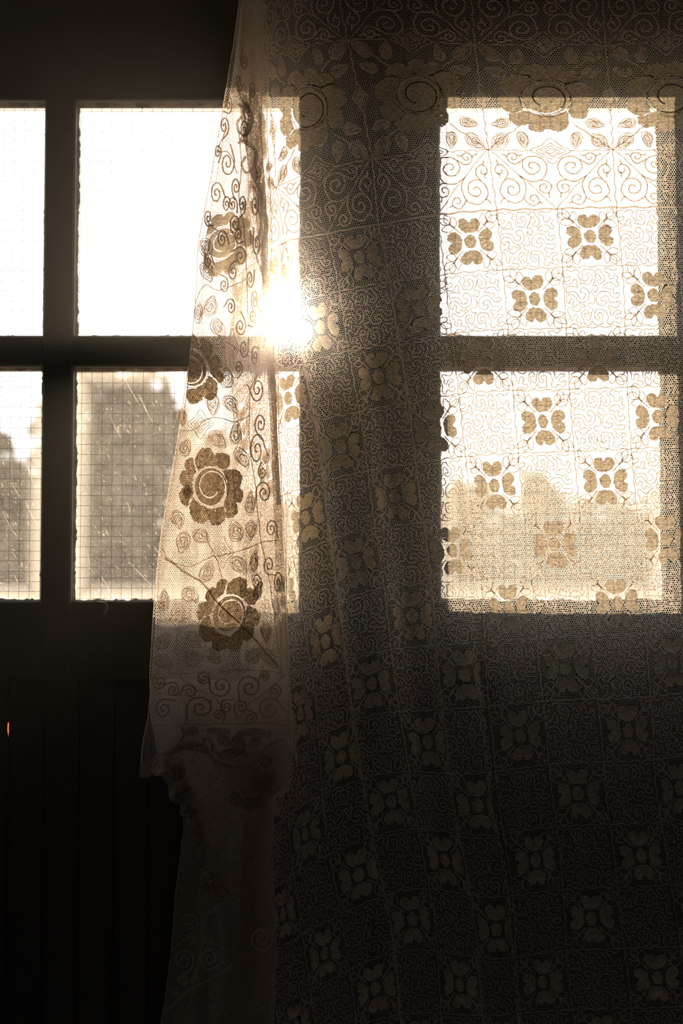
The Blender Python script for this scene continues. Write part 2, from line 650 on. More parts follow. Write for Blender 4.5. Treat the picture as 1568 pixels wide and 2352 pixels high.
plant('bush', 'dark bush filling the lower pane beside the door edge', 'bush', 8.0, -60, 890, 520, M['leaf'], 9000, 0.07, 1)
plant('conifer', 'dark pointed shrub whose tip reaches the upper pane beside the lace', 'shrub', 13.5, 285, 690, 520, M['leaf'], 12000, 0.09, 2)
plant('bush', 'dark rounded bush behind the scratched pane and the lace fold', 'bush', 10.0, 480, 960, 480, M['leaf'], 9000, 0.07, 3)
plant('bush', 'dark low bush behind the glazing bar of the scratched panes', 'bush', 11.5, 160, 900, 520, M['leaf'], 10000, 0.075, 8)
plant('tree', 'distant tree rising above the pale hedge behind the curtain', 'tree', 30.0, 1235, 1062, 190, M['leafpale'], 6000, 0.14, 4)
plant('tree', 'distant tree above the hedge at the edge of the curtained pane', 'tree', 42.0, 1070, 1085, 260, M['leafpale'], 8000, 0.2, 5)
# clipped hedge across the field
hedge = empty('hedge')
hedge.location = (4.6, 17.0, -0.05)
rng = np.random.RandomState(11)
xs = np.linspace(-6.5, 6.5, 40)
hc = [(x, rng.uniform(-0.2, 0.2), 1.18 + rng.uniform(-0.06, 0.06)) for x in xs]
hr = [(0.35, 0.5, 1.18 + rng.uniform(-0.05, 0.1)) for x in xs]
v, q = leaf_cloud(hc, hr, 60000, 0.07, rng)
v[:, 2] = np.clip(v[:, 2], 0.02, 3)
fast_mesh('foliage', v, q, M['leafpale'], hedge, 'stuff')
mb = MB()
for x in np.linspace(-6.2, 6.2, 14):
    mb.tube((x, 0, 0), (x + 0.05, 0.02, 1.2), 0.03, 0.015, 6)
mb.build('stems', M['bark'], hedge)
tag(hedge, 'long pale clipped hedge across the field seen through the lace', 'hedge')

# ------------------------------------------------------------------ lace: drawing tools


def catmull(pts, sub=3, closed=False):
    p = np.asarray(pts, float)
    if len(p) < 3:
        t = np.linspace(0, 1, sub * 4 + 1)[:, None]
        return p[0] + (p[-1] - p[0]) * t
    if closed:
        q = np.concatenate([p[-1:], p, p[:2]])
    else:
        q = np.concatenate([2 * p[:1] - p[1:2], p, 2 * p[-1:] - p[-2:-1]])
    out = []
    t = (np.arange(sub) / sub)[:, None]
    for k in range(1, len(q) - 2):
        a, b, c, d = q[k - 1], q[k], q[k + 1], q[k + 2]
        out.append(0.5 * (2 * b + (c - a) * t + (2 * a - 5 * b + 4 * c - d) * t ** 2 + (3 * b - a - 3 * c + d) * t ** 3))
    out = np.concatenate(out)
    if not closed:
        out = np.concatenate([out, p[-1:]])
    return out


def stroke(mb, uv, fmap, width, sub=3, closed=False, wob=0.0, lift=0.0006, rng=RS):
    """a couched thread: a ridged ribbon lying on the fabric"""
    c = catmull(uv, sub, closed)
    if wob:
        w_ = rng.normal(0, wob, c.shape)
        w_[1:] = 0.5 * (w_[1:] + w_[:-1])
        if not closed:
            w_[0] = w_[-1] = 0
        c = c + w_
    if closed:
        c = np.concatenate([c, c[:1]])
    P = fmap(c[:, 0], c[:, 1])
    T = np.gradient(P, axis=0)
    S = np.stack([-T[:, 2], np.zeros(len(T)), T[:, 0]], -1)
    S /= np.linalg.norm(S, axis=1)[:, None] + 1e-12
    w = width * rng.uniform(0.8, 1.2, (len(P), 1)) * 0.5
    up = np.array([0, -1.0, 0])
    V = np.stack([P + S * w + up * lift, P + up * (lift + width * 0.4), P - S * w + up * lift], 1).reshape(-1, 3)
    n = len(P)
    f = []
    for k in range(n - 1):
        a = 3 * k
        f.append((a, a + 1, a + 4, a + 3))
        f.append((a + 1, a + 2, a + 5, a + 4))
    mb.add(V, f)


def patch_template(outline, step, jit, rng):
    """ragged stitched patch: outline points, triangles, and height above the net"""
    o = np.asarray(outline, float)
    seg = np.linalg.norm(np.roll(o, -1, 0) - o, axis=1)
    L = seg.sum()
    n = max(16, int(L / (step * 0.42)))
    s = np.concatenate([[0], np.cumsum(seg)])
    oo = np.concatenate([o, o[:1]])
    t = np.linspace(0, L, n, endpoint=False)
    ring = np.stack([np.interp(t, s, oo[:, 0]), np.interp(t, s, oo[:, 1])], -1)
    c = ring.mean(0)
    ring = ring + rng.normal(0, jit, ring.shape)
    x0, y0 = ring.min(0)
    x1, y1 = ring.max(0)
    gx, gy = np.meshgrid(np.arange(x0 + step / 2, x1, step), np.arange(y0 + step / 2, y1, step))
    pts = np.stack([gx.ravel(), gy.ravel()], -1)
    a, b = ring, np.roll(ring, -1, 0)
    ins = np.zeros(len(pts), bool)
    for k in range(n):
        cond = (a[k, 1] > pts[:, 1]) != (b[k, 1] > pts[:, 1])
        with np.errstate(divide='ignore', invalid='ignore'):
            xx = (b[k, 0] - a[k, 0]) * (pts[:, 1] - a[k, 1]) / (b[k, 1] - a[k, 1]) + a[k, 0]
        ins ^= cond & (pts[:, 0] < xx)
    pts = pts[ins]
    if len(pts):
        dd = np.min(np.linalg.norm(pts[:, None] - ring[None], axis=2), axis=1)
        pts = pts[dd > step * 0.35]
    allp = [Vector((float(x), float(y))) for x, y in np.concatenate([ring, pts])]
    v2, e, f, *_ = delaunay_2d_cdt(allp, [], [list(range(n))], 1, 1e-7)
    V = np.array([(p.x, p.y) for p in v2])
    d = np.min(np.linalg.norm(V[:, None] - ring[None], axis=2), axis=1)
    h = 0.0005 + 0.0011 * np.clip(d / (step * 1.2), 0, 1)
    return V, [tuple(t_) for t_ in f], h


def put_patch(mb, tpl, fmap, xf):
    V, F, h = tpl
    uv = xf(V)
    P = fmap(uv[:, 0], uv[:, 1])
    P[:, 1] -= h
    mb.add(P, F)


def hex_net(fmap, keep, u0, u1, v0, v1, p, thick):
    """hexagonal tulle over a rectangle of the fabric; p = mesh size, thick = thread width (both in u,v units)"""
    s = p / math.sqrt(3)
    nu = int((u1 - u0) / p) + 2
    nv = int((v1 - v0) / (1.5 * s)) + 2
    J, I = np.meshgrid(np.arange(nv), np.arange(nu), indexing='ij')
    cu = u0 + (I + 0.5 * (J % 2)) * p
    cv = v0 + J * 1.5 * s
    cu, cv = cu.ravel(), cv.ravel()
    # three edges per cell
    ang = [90, 30, -30, -90]
    pts = [np.stack([cu + s * math.cos(math.radians(a)), cv + s * math.sin(math.radians(a))], -1) for a in ang]
    A = np.concatenate([pts[0], pts[1], pts[2]])
    B = np.concatenate([pts[1], pts[2], pts[3]])
    m_ = keep(A[:, 0], A[:, 1]) & keep(B[:, 0], B[:, 1])
    A, B = A[m_], B[m_]
    # wobble shared by both ends of neighbouring threads
    def wob(q):
        return q + 0.10 * p * np.stack([np.sin(q[:, 0] * 37 / p * 0.11 + q[:, 1] * 3.1 / p), np.sin(q[:, 1] * 29 / p * 0.13 + q[:, 0] * 2.7 / p)], -1)
    A, B = wob(A), wob(B)
    D = B - A
    D /= np.linalg.norm(D, axis=1)[:, None]
    S = np.stack([-D[:, 1], D[:, 0]], -1) * thick / 2
    E = D * thick * 0.25
    Q = np.stack([A - E - S, B + E - S, B + E + S, A - E + S], 1).reshape(-1, 2)
    P = fmap(Q[:, 0], Q[:, 1])
    return P, np.arange(len(P)).reshape(-1, 4)


# ------------------------------------------------------------------ stitch patterns (in units of one square of the lace)
VERM = [(130,1330),(200,1255),(270,1240),(330,1260),(375,1300),(430,1250),(420,1195),(330,1190),(310,1170),(355,1090),(330,1045),(270,1040),(235,1075),(245,1130),(210,1165),(165,1120),(175,1045),(130,960),(140,900),(190,880),(240,930),(310,970),(380,965),(440,895),(535,865),(510,835),(470,835),(430,860),(375,825),(330,825),(305,885),(245,840),(275,760),(250,710),(210,700),(180,740),(170,785),(130,770),(100,710),(120,650),(180,610),(270,625),(330,670),(370,740),(440,790),(520,775),(600,725),(630,640),(640,570),(600,505),(530,465),(470,490),(445,540),(480,590),(530,590),(550,630),(520,680),(440,705),(400,670),(385,610),(330,560),(260,545),(180,545),(135,565),(105,530),(120,460),(180,425),(270,425),(320,445),(360,460),(380,430),(345,395),(365,340),(340,285),(310,275),(270,325),(220,390),(150,395),(100,360),(70,320),(130,320),(195,295),(215,240),(190,205),(150,235),(95,235),(40,185),(50,120),(120,75),(180,80),(255,120),(330,70),(410,90),(445,140),(390,200),(450,270),(465,330),(450,385),(530,380),(600,410),(650,400),(700,330),(720,240),(680,185),(630,170),(590,195),(600,225),(645,260),(625,300),(550,325),(500,295),(495,240),(520,190),(505,110),(550,75),(620,90),(740,90),(785,150),(850,85),(920,85),(945,150),(1010,215),(1020,290),(990,370),(930,390),(850,365),(860,320),(940,305),(935,270),(900,210),(840,180),(815,235),(795,330),(720,430),(800,425),(850,480),(840,540),(790,575),(745,555),(725,505),(695,540),(710,600),(755,660),(740,800),(620,795),(600,830),(640,905),(720,920),(670,1000),(650,1070),(620,1160),(580,1165),(540,1110),(495,1050),(530,1020),(585,1040),(605,985),(560,945),(500,955),(445,1020),(445,1090),(490,1150),(495,1215),(560,1275),(630,1260),(655,1190),(690,1185),(710,1245),(790,1270),(880,1275),(930,1230),(920,1165),(945,1080),(920,1030),(870,1010),(820,1025),(810,1070),(830,1095),(870,1105),(850,1150),(800,1165),(745,1110),(750,1000),(790,945),(850,930),(1000,960),(1040,1040),(1070,1125),(1025,1190),(1050,1250),(1120,1265),(1180,1200),(1230,1215),(1300,1250),(1370,1220),(1380,1170),(1330,1125),(1265,1160),(1220,1110),(1270,1050),(1350,1040),(1360,1000),(1290,975),(1220,1000),(1160,1075),(1110,1030),(1130,960),(1065,910),(1110,870),(1240,910),(1300,890),(1355,800),(1160,800),(1090,750),(1070,690),(1010,655),(940,685),(905,720),(930,770),(1000,750),(1035,785),(1010,830),(950,855),(860,835),(805,790),(805,700),(850,610),(920,560),(1010,560),(1110,590),(1150,670),(1240,715),(1310,690),(1355,640),(1320,595),(1260,615),(1200,600),(1220,530),(1190,495),(1120,525),(1060,480),(1010,495),(970,465),(1030,400),(1130,370),(1220,390),(1260,455),(1310,460),(1345,400),(1290,345),(1325,270),(1265,200),(1240,270),(1190,300),(1120,270),(1130,190),(1020,120),(1060,75),(1130,70),(1210,105),(1280,100),(1310,60)]
VERM = (np.array(VERM, float) - (760, 665)) / (1390, 1300)

SCROLL = {  # one half of the scroll repeat; thick strokes
    'thick': [
        [(960,455),(890,430),(880,370),(930,345),(1020,360),(1080,430),(1060,500),(980,555),(890,550),(810,490),(765,410),(780,310),(850,250),(960,230),(1090,260),(1190,360),(1210,470),(1180,580),(1110,665),(930,690),(800,640),(715,595)],
        [(1110,665),(1200,680),(1280,730),(1300,800),(1250,890),(1150,885),(1090,830),(1085,770),(1130,740),(1190,745),(1210,790),(1170,830)],
        [(1250,890),(1260,940),(1285,980)],
        [(780,290),(710,340),(640,380),(560,360),(500,290),(490,230),(540,180),(610,180),(660,220),(650,280),(600,300),(560,275),(585,240)],
        [(660,215),(710,220),(760,200)], [(485,250),(440,215),(380,200)],
        [(610,815),(580,775),(520,780),(490,820),(510,890),(580,930),(660,910),(720,840),(700,750),(640,680),(530,645),(440,670),(380,740),(350,830),(370,910),(440,990),(540,1050),(630,1070),(740,1030),(800,980),(830,850),(830,760),(790,670),(715,590)],
        [(800,980),(850,1050),(930,1110),(1010,1110),(1080,1060),(1070,1000),(1020,940),(950,930),(910,980),(940,1030),(1000,1030)],
        [(1080,1060),(1115,1068),(1150,1080)],
        [(430,665),(480,600),(500,540),(470,470),(400,410),(330,390),(270,440),(265,490),(300,540),(360,550),(395,510),(370,475)],
        [(330,390),(300,350),(290,300)], [(310,540),(345,575),(345,630)], [(440,980),(390,1000),(360,1070)]],
    'thin': [[(200,150),(330,250),(500,400),(650,540),(720,590)], [(850,700),(960,780),(1080,890),(1220,1030),(1330,1110),(1390,1180)]]}


def scroll_uv(p):
    p = np.asarray(p, float)
    v = (p[:, 1] - 130) / 1050
    u = (p[:, 0] - 150 - 130 * v) / 1120
    return np.stack([u, v], -1)            # 0..1 x 0..1


for key in SCROLL:
    SCROLL[key] = [scroll_uv(s) for s in SCROLL[key]]

HEART = [(0.142, 0.0), (0.148, 0.06), (0.175, 0.125), (0.235, 0.175), (0.30, 0.19), (0.355, 0.168), (0.388, 0.115), (0.384, 0.055), (0.335, 0.010),
         (0.335, -0.010), (0.384, -0.055), (0.388, -0.115), (0.355, -0.168), (0.30, -0.19), (0.235, -0.175), (0.175, -0.125), (0.148, -0.06)]
HEART_T = [patch_template(catmull(HEART, 4, True), 0.06, 0.006, np.random.RandomState(k)) for k in range(4)]
DISC = [(0.105 * math.cos(t), 0.115 * math.sin(t)) for t in np.linspace(0, 2 * PI, 24, endpoint=False)]
DISC_T = patch_template(DISC, 0.055, 0.005, np.random.RandomState(9))

ROSE_RAW = [
    [(465,550),(405,380),(440,230),(540,110),(640,85),(750,120),(805,230),(850,190),(960,180),(1080,230),(1130,340),(1100,460),(960,530),(860,470),(740,460),(600,480),(500,535)],
    [(975,570),(1060,535),(1220,530),(1330,590),(1380,720),(1330,890),(1390,1010),(1380,1150),(1320,1220),(1240,1210),(1280,1300),(1270,1440),(1180,1530),(1060,1530),(1045,1400),(1000,1260),(1060,1060),(1060,860),(1030,700)],
    [(980,1300),(1020,1400),(1040,1500),(980,1620),(850,1700),(740,1670),(690,1550),(640,1620),(540,1650),(400,1590),(320,1480),(290,1340),(310,1220),(380,1120),(450,1210),(560,1290),(700,1335),(860,1330)],
    [(370,1090),(290,1180),(290,1270),(240,1310),(130,1230),(80,1080),(120,940),(190,890),(110,830),(90,680),(140,560),(220,540),(190,440),(240,320),(380,290),(395,420),(430,560),(370,700),(350,880)]]
ROSE_RAW = [(np.array(p, float) - (730, 890)) / 650 for p in ROSE_RAW]       # about unit radius
ROSE_T = [patch_template(catmull(p, 4, True), 0.13, 0.012, np.random.RandomState(20 + k)) for k, p in enumerate(ROSE_RAW)]


def coil_mesh(fmap, xf, mb):
    """the coiled heart of a rose: a spiral band with an open gap between its turns"""
    ts = np.linspace(0.0, 2.15, 104)
    rows_ = []
    for t in ts:
        ro = min(0.24 + 0.24 * t, 0.515) + RS.normal(0, 0.004)
        ri = max(0.015, 0.24 + 0.24 * (t - 1) + 0.034 + RS.normal(0, 0.003)) if t > 1.0 else 0.006
        ri = min(ri, ro - 0.002)
        a = 2 * PI * t + 0.6
        rows_.append([((ri + (ro - ri) * k / 3) * math.cos(a) * 0.98, (ri + (ro - ri) * k / 3) * math.sin(a) * 1.17) for k in range(4)])
    V = np.array(rows_)
    # leave out the first turn's doubled core: start the band where the inner edge opens
    uv = xf(V.reshape(-1, 2))
    P = fmap(uv[:, 0], uv[:, 1])
    h = np.tile([0.0005, 0.0014, 0.0014, 0.0005], len(ts))
    P[:, 1] -= h
    f = []
    for k in range(len(ts) - 1):
        for c in range(3):
            f.append((4 * k + c, 4 * k + c + 1, 4 * k + c + 5, 4 * k + c + 4))
    mb.add(P, f)


def leaf_rings(rng, n=5):
    """contour-stitched leaf: nested wavy outlines, tip towards +u, unit length"""
    base = np.array([(0.52, 0), (0.33, 0.16), (0.10, 0.29), (-0.16, 0.32), (-0.38, 0.22), (-0.48, 0), (-0.38, -0.22), (-0.16, -0.32), (0.10, -0.29), (0.33, -0.16)])
    out = []
    for k in range(n):
        s = 1 - k / (n + 0.3)
        q = base * s + rng.normal(0, 0.022, base.shape)
        q[:, 0] -= 0.05 * (1 - s)
        out.append(q)
    return out


def rot(p, a):
    c, s = math.cos(a), math.sin(a)
    p = np.asarray(p, float)
    return np.stack([p[..., 0] * c - p[..., 1] * s, p[..., 0] * s + p[..., 1] * c], -1)


def wavy(a, b, n, amp, rng):
    a, b = np.array(a, float), np.array(b, float)
    t = np.linspace(0, 1, n)[:, None]
    d = (b - a) / np.linalg.norm(b - a)
    nrm = np.array([-d[1], d[0]])
    o = amp * np.sin(np.arange(n) * PI / 1.9 + rng.uniform(0, 6))[:, None] * rng.uniform(0.4, 1.2, (n, 1))
    o[0] = o[-1] = 0
    return a + (b - a) * t + nrm * o


# ------------------------------------------------------------------ the long lace curtain
CTRL = {  # (column, row) of the lace -> photo pixel
    (0,0):(1080,555),(2,0):(1355,543),(-2,0):(825,590),(-4,0):(635,650),
    (1,1):(1228,687),(3,1):(1500,678),(-1,1):(965,708),
    (0,2):(1108,828),(2,2):(1370,822),(-2,2):(868,865),(-4,2):(660,915),
    (-1,3):(1002,985),(1,3):(1247,968),(3,3):(1510,957),(-3,3):(785,1025),
    (2,4):(1390,1105),(0,4):(1135,1115),(-2,4):(905,1140),(-4,4):(700,1190),
    (3,5):(1530,1238),(1,5):(1273,1250),(-1,5):(1040,1265),(-3,5):(820,1290),
    (2,6):(1418,1385),(0,6):(1168,1398),(-2,6):(945,1415),(-4,6):(745,1475),
    (3,7):(1545,1520),(1,7):(1300,1533),(-1,7):(1065,1550),(-3,7):(855,1570),(-5,7):(690,1640),
    (2,8):(1443,1678),(0,8):(1195,1690),(-2,8):(980,1705),(-4,8):(780,1740),
    (3,9):(1560,1810),(1,9):(1328,1822),(-1,9):(1095,1850),(-3,9):(900,1840),(-5,9):(700,1915),
    (2,10):(1473,1965),(0,10):(1230,1975),(-2,10):(1020,1975),(-4,10):(820,2010),
    (1,11):(1358,2110),(-1,11):(1140,2135),(-3,11):(950,2110),(-5,11):(745,2190),
    (2,12):(1510,2245),(0,12):(1245,2255),(-2,12):(1055,2262),(-4,12):(860,2270),
    (0.5,-1.5):(1121,345),(2.5,-1.5):(1407,345),(1.5,-2.5):(1254,226),(3.5,-2.5):(1539,222),
    (0.5,-0.5):(1140,483),(1.5,-0.5):(1278,480),(2.5,-0.5):(1415,477),(-0.5,-2.5):(961,217),(-2.5,-2.5):(709,247),
    (-4.5,-2.5):(592,350),(-1.5,-1.5):(854,365),(-1.5,-3.5):(798,92),(0.5,-3.5):(1090,103),(2.5,-3.5):(1390,103),
    (-2.5,-3.5):(676,113),(-0.5,-3.5):(944,94),(1.5,-3.5):(1249,103),(-3.5,-1.5):(634,432),
    (-0.5,-0.5):(1005,494),(-1.5,-0.5):(870,516),(-2.5,-0.5):(752,537),(-3.5,-0.5):(655,556),
    (1.5,-4.5):(1238,-30),(-1.5,-4.5):(775,-40),
    (-4.5,-3.5):(572,150),(-5.5,-3.5):(556,158),(-6.5,-3.5):(546,166),(-4.5,-4.6):(575,0),(-6.5,-4.6):(552,0),(-5.5,-1.5):(570,450),(-6.6,-1.5):(548,470),
    (-6,0):(545,720),(-6,2):(560,985),(-6,4):(580,1255),(-6,6):(610,1540),(-6,8):(630,1830),(-6,10):(650,2100),
}
ck = np.array(list(CTRL.keys()), float)
cp = np.array(list(CTRL.values()), float)


def tps_fit(k, p, lam):
    n = len(k)
    r = np.linalg.norm(k[:, None] - k[None], axis=2)
    K = np.where(r > 0, r ** 2 * np.log(r + 1e-12), 0) + lam * np.eye(n)
    A = np.zeros((n + 3, n + 3))
    A[:n, :n] = K
    A[:n, n] = 1
    A[:n, n + 1:] = k
    A[n, :n] = 1
    A[n + 1:, :n] = k.T
    return np.linalg.solve(A, np.concatenate([p, np.zeros((3, 2))]))


def tps_eval(q):
    r = np.linalg.norm(q[:, None] - ck[None], axis=2)
    U = np.where(r > 0, r ** 2 * np.log(r + 1e-12), 0)
    return U @ TW[:len(ck)] + TW[len(ck)] + q @ TW[len(ck) + 1:]


TW = tps_fit(ck, cp, 0.02)
I0, I1, J0, J1, GSTEP = -7.4, 5.0, -6.2, 15.4, 0.1
gi = np.arange(I0, I1 + 1e-6, GSTEP)
gj = np.arange(J0, J1 + 1e-6, GSTEP)
GG = tps_eval(np.stack(np.meshgrid(gi, gj), -1).reshape(-1, 2)).reshape(len(gj), len(gi), 2)


def sstep(x, a, b):
    t = np.clip((x - a) / (b - a), 0, 1)
    return t * t * (3 - 2 * t)


PLEATS = ((-3.52, 0.20, 1.0), (-1.52, 0.18, 0.8), (-0.66, 0.13, 1.0), (0.9, 0.10, 0.4))


def lace_px(i, j):
    i = np.asarray(i, float)
    on = sstep(np.asarray(j, float), -1.5, 2.5)
    for (c, w, k) in PLEATS:
        q = (i - c - 0.05 * np.sin(np.asarray(j) * 0.6)) / w
        o_ = on * sstep(np.asarray(j, float), 5.9, 7.2) if c == -0.66 else on
        i = i - o_ * 0.78 * w * k * q * np.exp(-q * q / 2)
    fi = np.clip((np.asarray(i) - I0) / GSTEP, 0, len(gi) - 1.001)
    fj = np.clip((np.asarray(j) - J0) / GSTEP, 0, len(gj) - 1.001)
    a, b = fi.astype(int), fj.astype(int)
    u, v = (fi - a)[..., None], (fj - b)[..., None]
    return GG[b, a] * (1 - u) * (1 - v) + GG[b, a + 1] * u * (1 - v) + GG[b + 1, a] * (1 - u) * v + GG[b + 1, a + 1] * u * v


Y_LACE = 1.700


def lace_fold(i, j):
    """how far the cloth swells towards the room (m)"""
    dn = 0.2 + 0.8 * sstep(j, -2.0, 3.0)
    w_ = 0.05 * np.sin(j * 0.6)
    d = np.zeros(np.broadcast(i, j).shape)
    for (c, w, h) in ((-2.05, 0.50, 0.030), (-3.62, 0.34, 0.026), (-0.62, 0.14, 0.022), (-5.0, 0.5, 0.010), (0.95, 0.25, 0.004), (2.4, 0.5, 0.003)):
        if c == -0.62:
            h = 0.004 + (h - 0.004) * sstep(j, 5.9, 7.2)
        d = d + h * np.exp(-((i - c - w_) / w) ** 2)
    return dn * (d - 0.008 * (1 - sstep(i, -1.6, 1.0))) + 0.002 * np.sin(j * 1.1 + i * 0.7)


def F_LACE(i, j):
    i, j = np.asarray(i, float), np.asarray(j, float)
    p = lace_px(i, j)
    return at(p[..., 0], p[..., 1], Y_LACE - lace_fold(i, j))


lace = empty('lace_curtain')
tag(lace, 'long cream lace curtain of flowered squares hanging across the glazed doors', 'curtain')

def edge(pts):
    p = np.array(pts, float)
    return lambda y: np.interp(y, p[:, 1], p[:, 0])


FL = [(545,-120),(548,0),(535,100),(512,240),(490,370),(465,500),(452,570),(450,640),(447,700),(440,770),(430,880),(415,1000),(395,1110),(375,1230),(362,1350),(355,1450),(348,1550),(338,1650),(325,1710),(320,1800)]
left_edge = edge(FL)
JB, JT, IL, IR = 14.6, -5.6, -6.9, 4.6


def inside(poly, x, y):
    r = np.zeros(x.shape, bool)
    n = len(poly)
    for k in range(n):
        (x0, y0), (x1, y1) = poly[k], poly[(k + 1) % n]
        if y0 == y1:
            continue
        c = (y0 > y) != (y1 > y)
        r ^= c & (x < (x1 - x0) * (y - y0) / (y1 - y0) + x0)
    return r


ROSE_ANG = {kk: random.uniform(-0.3, 0.3) for kk in range(-4, 4)}


def under_flower(i, j):
    ri, rj = np.round(i), np.round(j)
    u, v = i - ri, j - rj
    f = (j > -0.45) & ((ri + rj) % 2 == 0)
    h = np.array(HEART) * 0.95 + (0.012, 0)
    swap = np.abs(v) > np.abs(u)
    a = np.where(swap, np.abs(v), np.abs(u))
    b = np.where(swap, u, v)
    f = f & (inside(h, a, b) | (u * u + v * v < 0.0095))
    near = (j > -3.3) & (j < -1.7)
    k = np.round((i - 1.5) / 2).astype(int)
    for kk, ang in ROSE_ANG.items():
        m_ = near & (k == kk)
        if not m_.any():
            continue
        q = rot(np.stack([(i[m_] - 2 * kk - 1.5) / 0.60, (j[m_] + 2.5) / 0.64], -1), -(ang + PI * 0.5))
        hit = (q[:, 0] / 0.48) ** 2 + (q[:, 1] / 0.57) ** 2 < 1
        for poly in ROSE_RAW:
            hit |= inside(catmull(poly, 2, True) * 0.97, q[:, 0], q[:, 1])
        f[m_] |= hit
    return f


def keep_lace(i, j):
    p = lace_px(i, j)
    i, j = np.asarray(i), np.asarray(j)
    hole = under_flower(i, j)
    return (i > IL) & (i < IR) & (j > JT) & (j < JB) & (p[:, 0] < 1900) & (p[:, 0] > left_edge(p[:, 1]) + 3) & ~hole


P_, Q_ = hex_net(F_LACE, keep_lace, IL, IR, JT, JB, 0.0395, 0.0062)
fast_mesh('net', P_, Q_, M['net'], lace, 'stuff')

TH = 0.00112      # thread widths in metres
THK = 0.0017


def seen(i, j, m_=90):
    p = lace_px(np.array([i]), np.array([j]))[0]
    return -m_ < p[0] < 1568 + m_ and -m_ < p[1] < 2352 + m_ and i > IL + 0.5


def teardrop(L, W):
    return np.array([(0, 0), (0.22 * L, 0.38 * W), (0.55 * L, 0.5 * W), (0.85 * L, 0.25 * W), (L, 0), (0.85 * L, -0.25 * W), (0.55 * L, -0.5 * W), (0.22 * L, -0.38 * W)])


def sprig(mb, ox, oy, rng, q):
    a = PI / 4 + q * PI / 2

    def pl(p):
        r = rot(p, a)
        return np.stack([r[:, 0] + ox, r[:, 1] + oy], -1)
    stroke(mb, pl(wavy((0.20, 0.0), (0.47, 0.0), 6, 0.006, rng)), F_LACE, TH * 1.3, 2)
    for (base, ang, L, W) in ((0.37, 0.9, 0.20, 0.12), (0.37, -0.9, 0.20, 0.12), (0.45, 0.38, 0.21, 0.115), (0.46, -0.42, 0.19, 0.11)):
        t = rot(teardrop(L * rng.uniform(0.85, 1.1), W * rng.uniform(0.85, 1.1)), ang + rng.normal(0, 0.12))
        t[:, 0] += base
        t += rng.normal(0, 0.005, t.shape)
        stroke(mb, pl(t), F_LACE, TH, 3, closed=True)


for j in range(0, 15):
    for i in range(-7, 6):
        if not seen(i, j, 120):
            continue
        rng = np.random.RandomState(1000 + 31 * i + 97 * j)
        if (i + j) % 2 == 0:
            mb = MB()
            put_patch(mb, DISC_T, F_LACE, lambda V: V + (i, j))
            fl = mb.build('cross_flower', M['petal'], lace)
            for q in range(4):
                mb = MB()
                put_patch(mb, HEART_T[(q + i) % 4], F_LACE, lambda V: rot(V, q * PI / 2 + rng.normal(0, 0.03)) + (i, j))
                mb.build('petal', M['petal'], fl)
            for q in range(4):
                mb = MB()
                sprig(mb, i, j, rng, q)
                mb.build('leaf_sprig', M['thread'], fl)
        else:
            mb = MB()
            V = VERM + (i, j) + rng.normal(0, 0.004, VERM.shape)
            stroke(mb, V, F_LACE, TH, 3)
            mb.build('meander_stitching', M['thread'], lace)
# the wavy lines between the squares
for j in range(0, 15):
    mb = MB()
    for i in range(-6, 5):
        stroke(mb, wavy((i - 0.5, j + 0.5), (i + 0.5, j + 0.5), 16, 0.016, RS), F_LACE, TH * 1.05, 2)
    mb.build('row_line', M['thread'], lace)
for i in range(-7, 5):
    mb = MB()
    for j in range(0, 14):
        stroke(mb, wavy((i + 0.5, j - 0.5), (i + 0.5, j + 0.5), 16, 0.013, RS), F_LACE, TH * 1.05, 2)
    mb.build('column_line', M['thread'], lace)
mb = MB()
stroke(mb, wavy((-6.8, -0.5), (4.5, -0.5), 120, 0.012, RS), F_LACE, 0.0021, 2)
mb.build('border_seam', M['thread'], lace)


def diamond(mb, ox, oy, fmap, su, sv, w, rng):
    for k, s in enumerate((1.0, 0.72, 0.47, 0.25)):
        d = np.array([(-s, 0), (-s * 0.45, -s * 0.42), (0, -s), (s * 0.45, -s * 0.42), (s, 0), (s * 0.45, s * 0.42), (0, s), (-s * 0.45, s * 0.42)])
        if k == 0:
            d = d * np.array([1, 1.15])
        d = d * (su, sv) + rng.normal(0, su * 0.02, d.shape)
        stroke(mb, d + (ox, oy), fmap, w, 3, closed=True)


